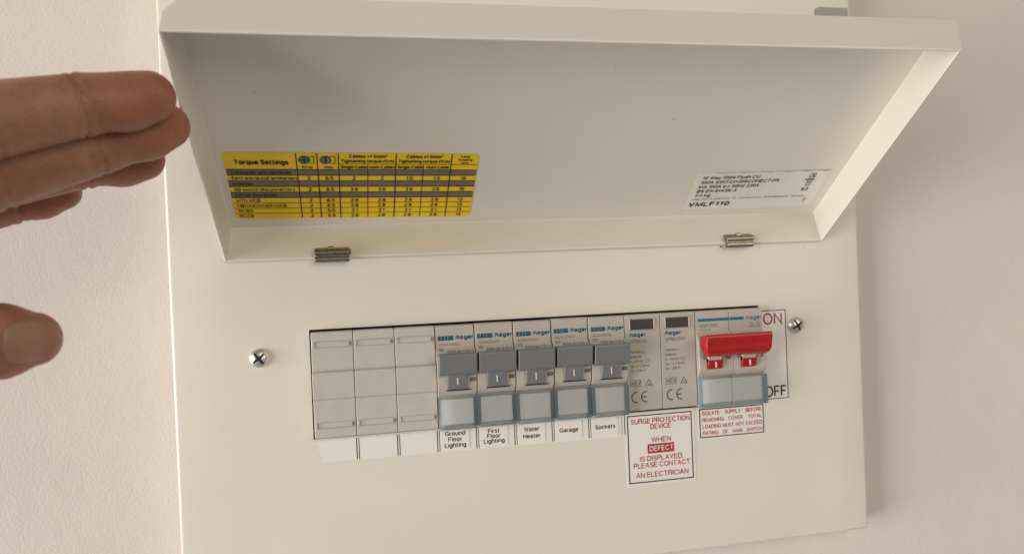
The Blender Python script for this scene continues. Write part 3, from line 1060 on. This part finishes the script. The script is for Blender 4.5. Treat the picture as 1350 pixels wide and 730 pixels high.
# ------------------------------------------------------------------ the hand holding the lid up
FING = {
    'index': [((-39.6, -84.0, 80.4), 7.7), ((-57.0, -91.0, 76.2), 9.1), ((-79.0, -100.0, 69.5), 10.8), ((-118, -117, 59), 13.5)],
    'middle': [((-38.8, -68.0, 74.6), 7.4), ((-58.0, -77.0, 66.3), 8.8), ((-82.0, -86.5, 57.5), 10.6), ((-124, -100, 47), 13.0)],
    'ring': [((-49.4, -55.0, 65.9), 7.0), ((-66.4, -60.0, 64.0), 8.2), ((-87.0, -67.0, 59.0), 9.6), ((-127, -84, 40), 12.5)],
    'pinky': [((-78.2, -45.0, 56.4), 6.0), ((-91.1, -49.5, 53.0), 7.2), ((-107, -55, 48.5), 8.4), ((-132, -70, 35), 11.5)],
}
THUMB = [((-70.4, -94.6, 9.2), 6.7), ((-76.5, -99.8, 9.4), 8.5), ((-88.0, -110.0, 10.0), 9.1), ((-113.0, -132.0, 17.0), 10.5), ((-160, -150, 26), 16.0)]
WRIST = (-205, -150, 30)


def cone(Pt, a, ra, b, rb):
    a, b = np.array(a, float), np.array(b, float)
    ab = b - a
    t = np.clip(((Pt - a) @ ab) / (ab @ ab), 0, 1)
    return np.linalg.norm(Pt - a - t[..., None] * ab, axis=-1) - (ra + (rb - ra) * t)


def smin(a, b, k):
    h = np.clip(0.5 + 0.5 * (b - a) / k, 0, 1)
    return b * (1 - h) + a * h - k * h * (1 - h)


def hand_sdf(Pt):
    d = np.full(Pt.shape[:-1], 1e3)
    palm = np.full(Pt.shape[:-1], 1e3)
    roots = []
    for nm, ch in FING.items():
        f = np.full(Pt.shape[:-1], 1e3)
        for (a, ra), (b, rb) in zip(ch, ch[1:]):
            f = smin(f, cone(Pt, a, ra, b, rb), 1.5)
        # soft finger pad under the tip and skin folds at the joints
        (tip, rt), (dip, rd), (pip, rp) = ch[0], ch[1], ch[2]
        ax = np.array(tip) - np.array(dip)
        ax /= np.linalg.norm(ax)
        pad = np.array(tip) - ax * 6 + np.array((0, -0.6, -1.6))
        f = smin(f, np.linalg.norm(Pt - pad, axis=-1) - (rt + 0.1), 3.0)
        for jt, dep, wd in ((dip, 0.8, 0.8), (pip, 1.0, 1.0)):
            s = (Pt - np.array(jt)) @ ax
            wob = 0.5 * np.sin(Pt[..., 2] * 0.9 + Pt[..., 1] * 0.7)
            f = f + dep * np.exp(-((s - wob) / wd) ** 2) + 0.5 * dep * np.exp(-((s - 2.8 + wob) / wd) ** 2) + 0.3 * dep * np.exp(-((s + 3.0 + wob) / wd) ** 2)
        d = smin(d, f, 0.8)
        roots.append(ch[-1])
    for (a, ra) in roots:
        palm = smin(palm, cone(Pt, a, ra, WRIST, 21), 9)
    t = np.full(Pt.shape[:-1], 1e3)
    wdir = np.array((0.06, -0.12, 0.99))
    for sg in (-1, 1):
        offs = (0.9, 1.5, 1.5, 1.6, 0)
        for (a, ra), (b, rb), oa, ob in zip(THUMB, THUMB[1:], offs, offs[1:]):
            t = smin(t, cone(Pt, np.array(a) + wdir * oa * sg, ra, np.array(b) + wdir * ob * sg, rb), 2.5)
    palm = smin(palm, cone(Pt, THUMB[-1][0], 17, WRIST, 21), 9)
    palm = smin(palm, cone(Pt, WRIST, 23, (-300, -182, 8), 29), 12)
    palm = smin(palm, cone(Pt, (-128, -118, 48), 8, (-150, -140, 30), 14), 9)
    t = smin(t, palm, 7)
    return smin(d, t, 2.5)


def surface_nets(lo, hi, h):
    n = [int((hi[i] - lo[i]) / h) + 1 for i in range(3)]
    ax = [lo[i] + h * np.arange(n[i]) for i in range(3)]
    D = np.empty(n, np.float32)
    Y, Z = np.meshgrid(ax[1], ax[2], indexing='ij')
    step = 16
    for i in range(0, n[0], step):
        xs = ax[0][i:i + step]
        G = np.empty((len(xs), n[1], n[2], 3))
        G[..., 0] = xs[:, None, None]
        G[..., 1] = Y
        G[..., 2] = Z
        D[i:i + step] = hand_sdf(G)
    S = D < 0
    c = [S[a:n[0] - 1 + a, b:n[1] - 1 + b, e:n[2] - 1 + e] for a in (0, 1) for b in (0, 1) for e in (0, 1)]
    tot = sum(x.astype(np.int8) for x in c)
    act = (tot > 0) & (tot < 8)
    idx = -np.ones(act.shape, np.int64)
    cells = np.argwhere(act)
    idx[act] = np.arange(len(cells))
    P_ = np.array(lo) + h * (cells + 0.5)
    for _ in range(3):                     # project the cell centres onto the surface
        e = 0.05
        d0 = hand_sdf(P_)
        g = np.stack([(hand_sdf(P_ + np.eye(3)[k] * e) - d0) / e for k in range(3)], -1)
        P_ = P_ - np.clip(d0, -h, h)[:, None] * g / np.maximum((g * g).sum(-1), 0.3)[:, None]
    F_ = []
    for a in range(3):
        sl0 = [slice(None)] * 3
        sl1 = [slice(None)] * 3
        sl0[a] = slice(0, n[a] - 1)
        sl1[a] = slice(1, n[a])
        cr = S[tuple(sl0)] != S[tuple(sl1)]
        E_ = np.argwhere(cr)
        sg = S[tuple(sl0)][cr]
        b, c_ = (a + 1) % 3, (a + 2) % 3
        ok = (E_[:, b] > 0) & (E_[:, c_] > 0) & (E_[:, b] < n[b] - 1) & (E_[:, c_] < n[c_] - 1)
        E_, sg = E_[ok], sg[ok]
        q = []
        for db, dc in ((1, 1), (0, 1), (0, 0), (1, 0)):
            w_ = E_.copy()
            w_[:, b] -= db
            w_[:, c_] -= dc
            q.append(idx[w_[:, 0], w_[:, 1], w_[:, 2]])
        q = np.stack(q, -1)
        q[~sg] = q[~sg][:, ::-1]
        F_.append(q)
    return P_, np.concatenate(F_)


HV, HF = surface_nets((-240, -205, -25), (-26, -33, 96), 1.0)
me = bpy.data.meshes.new('hand')
me.from_pydata((HV * MM).tolist(), [], HF.tolist())
me.update()
fl = np.zeros(len(HV))
for (tp, rt_) in [c[0] for c in FING.values()] + [THUMB[0]]:
    dd = np.linalg.norm(HV - np.array(tp), axis=1)
    fl = np.maximum(fl, np.clip(1.25 - dd / 20.0, 0, 1))
at_ = me.attributes.new('flush', 'FLOAT', 'POINT')
at_.data.foreach_set('value', (fl * 0.5).astype(np.float32))
hand = link('hand', me, 'skin', None, smooth=True)
tag(hand, 'bare hand reaching in with fingers on the raised lid and thumb below', 'hand')


def nail(tip, dip, normal, width, length, start):
    tip, dip, nrm = np.array(tip, float), np.array(dip, float), np.array(normal, float)
    ax = tip - dip
    ax /= np.linalg.norm(ax)
    nrm -= ax * (nrm @ ax)
    nrm /= np.linalg.norm(nrm)
    sd = np.cross(ax, nrm)
    NU, NV = 15, 13
    pts = []
    for i in range(NU):
        s = i / (NU - 1)
        half = width / 2 * (1 - 0.16 * s) * (1 - 0.14 * (1 - s) ** 3) * math.sqrt(max(0.0, 1 - max(0, (s - 0.62) / 0.40) ** 2)) * math.sqrt(max(0.02, 1 - max(0, (0.22 - s) / 0.24) ** 2))
        for j in range(NV):
            t_ = (j / (NV - 1) * 2 - 1) * half
            pts.append(tip + ax * (start + s * length) + sd * t_ + nrm * 14)
    Q = np.array(pts)
    for _ in range(40):
        Q = Q - nrm * np.clip(hand_sdf(Q) - 0.12, -2, 2)[:, None] * 0.8
    bm = bmesh.new()
    vv = [v_mm(bm, p) for p in Q]
    for i in range(NU - 1):
        for j in range(NV - 1):
            bm.faces.new((vv[i * NV + j], vv[(i + 1) * NV + j], vv[(i + 1) * NV + j + 1], vv[i * NV + j + 1]))
    bmesh.ops.recalc_face_normals(bm, faces=bm.faces[:])
    bmesh.ops.solidify(bm, geom=bm.faces[:], thickness=0.45 * MM)
    return obj_from('nail', bm, 'nail', hand, smooth=True)


nail(THUMB[0][0], THUMB[1][0], (0.45, -0.88, -0.03), 13.2, 16.5, -11.0)
for nm, wd in (('index', 11), ('middle', 11.5), ('ring', 10.5), ('pinky', 8.5)):
    ch = FING[nm]
    nail(ch[0][0], ch[1][0], (0.1, 0.45, 0.9), wd, 11.5, -5.5)
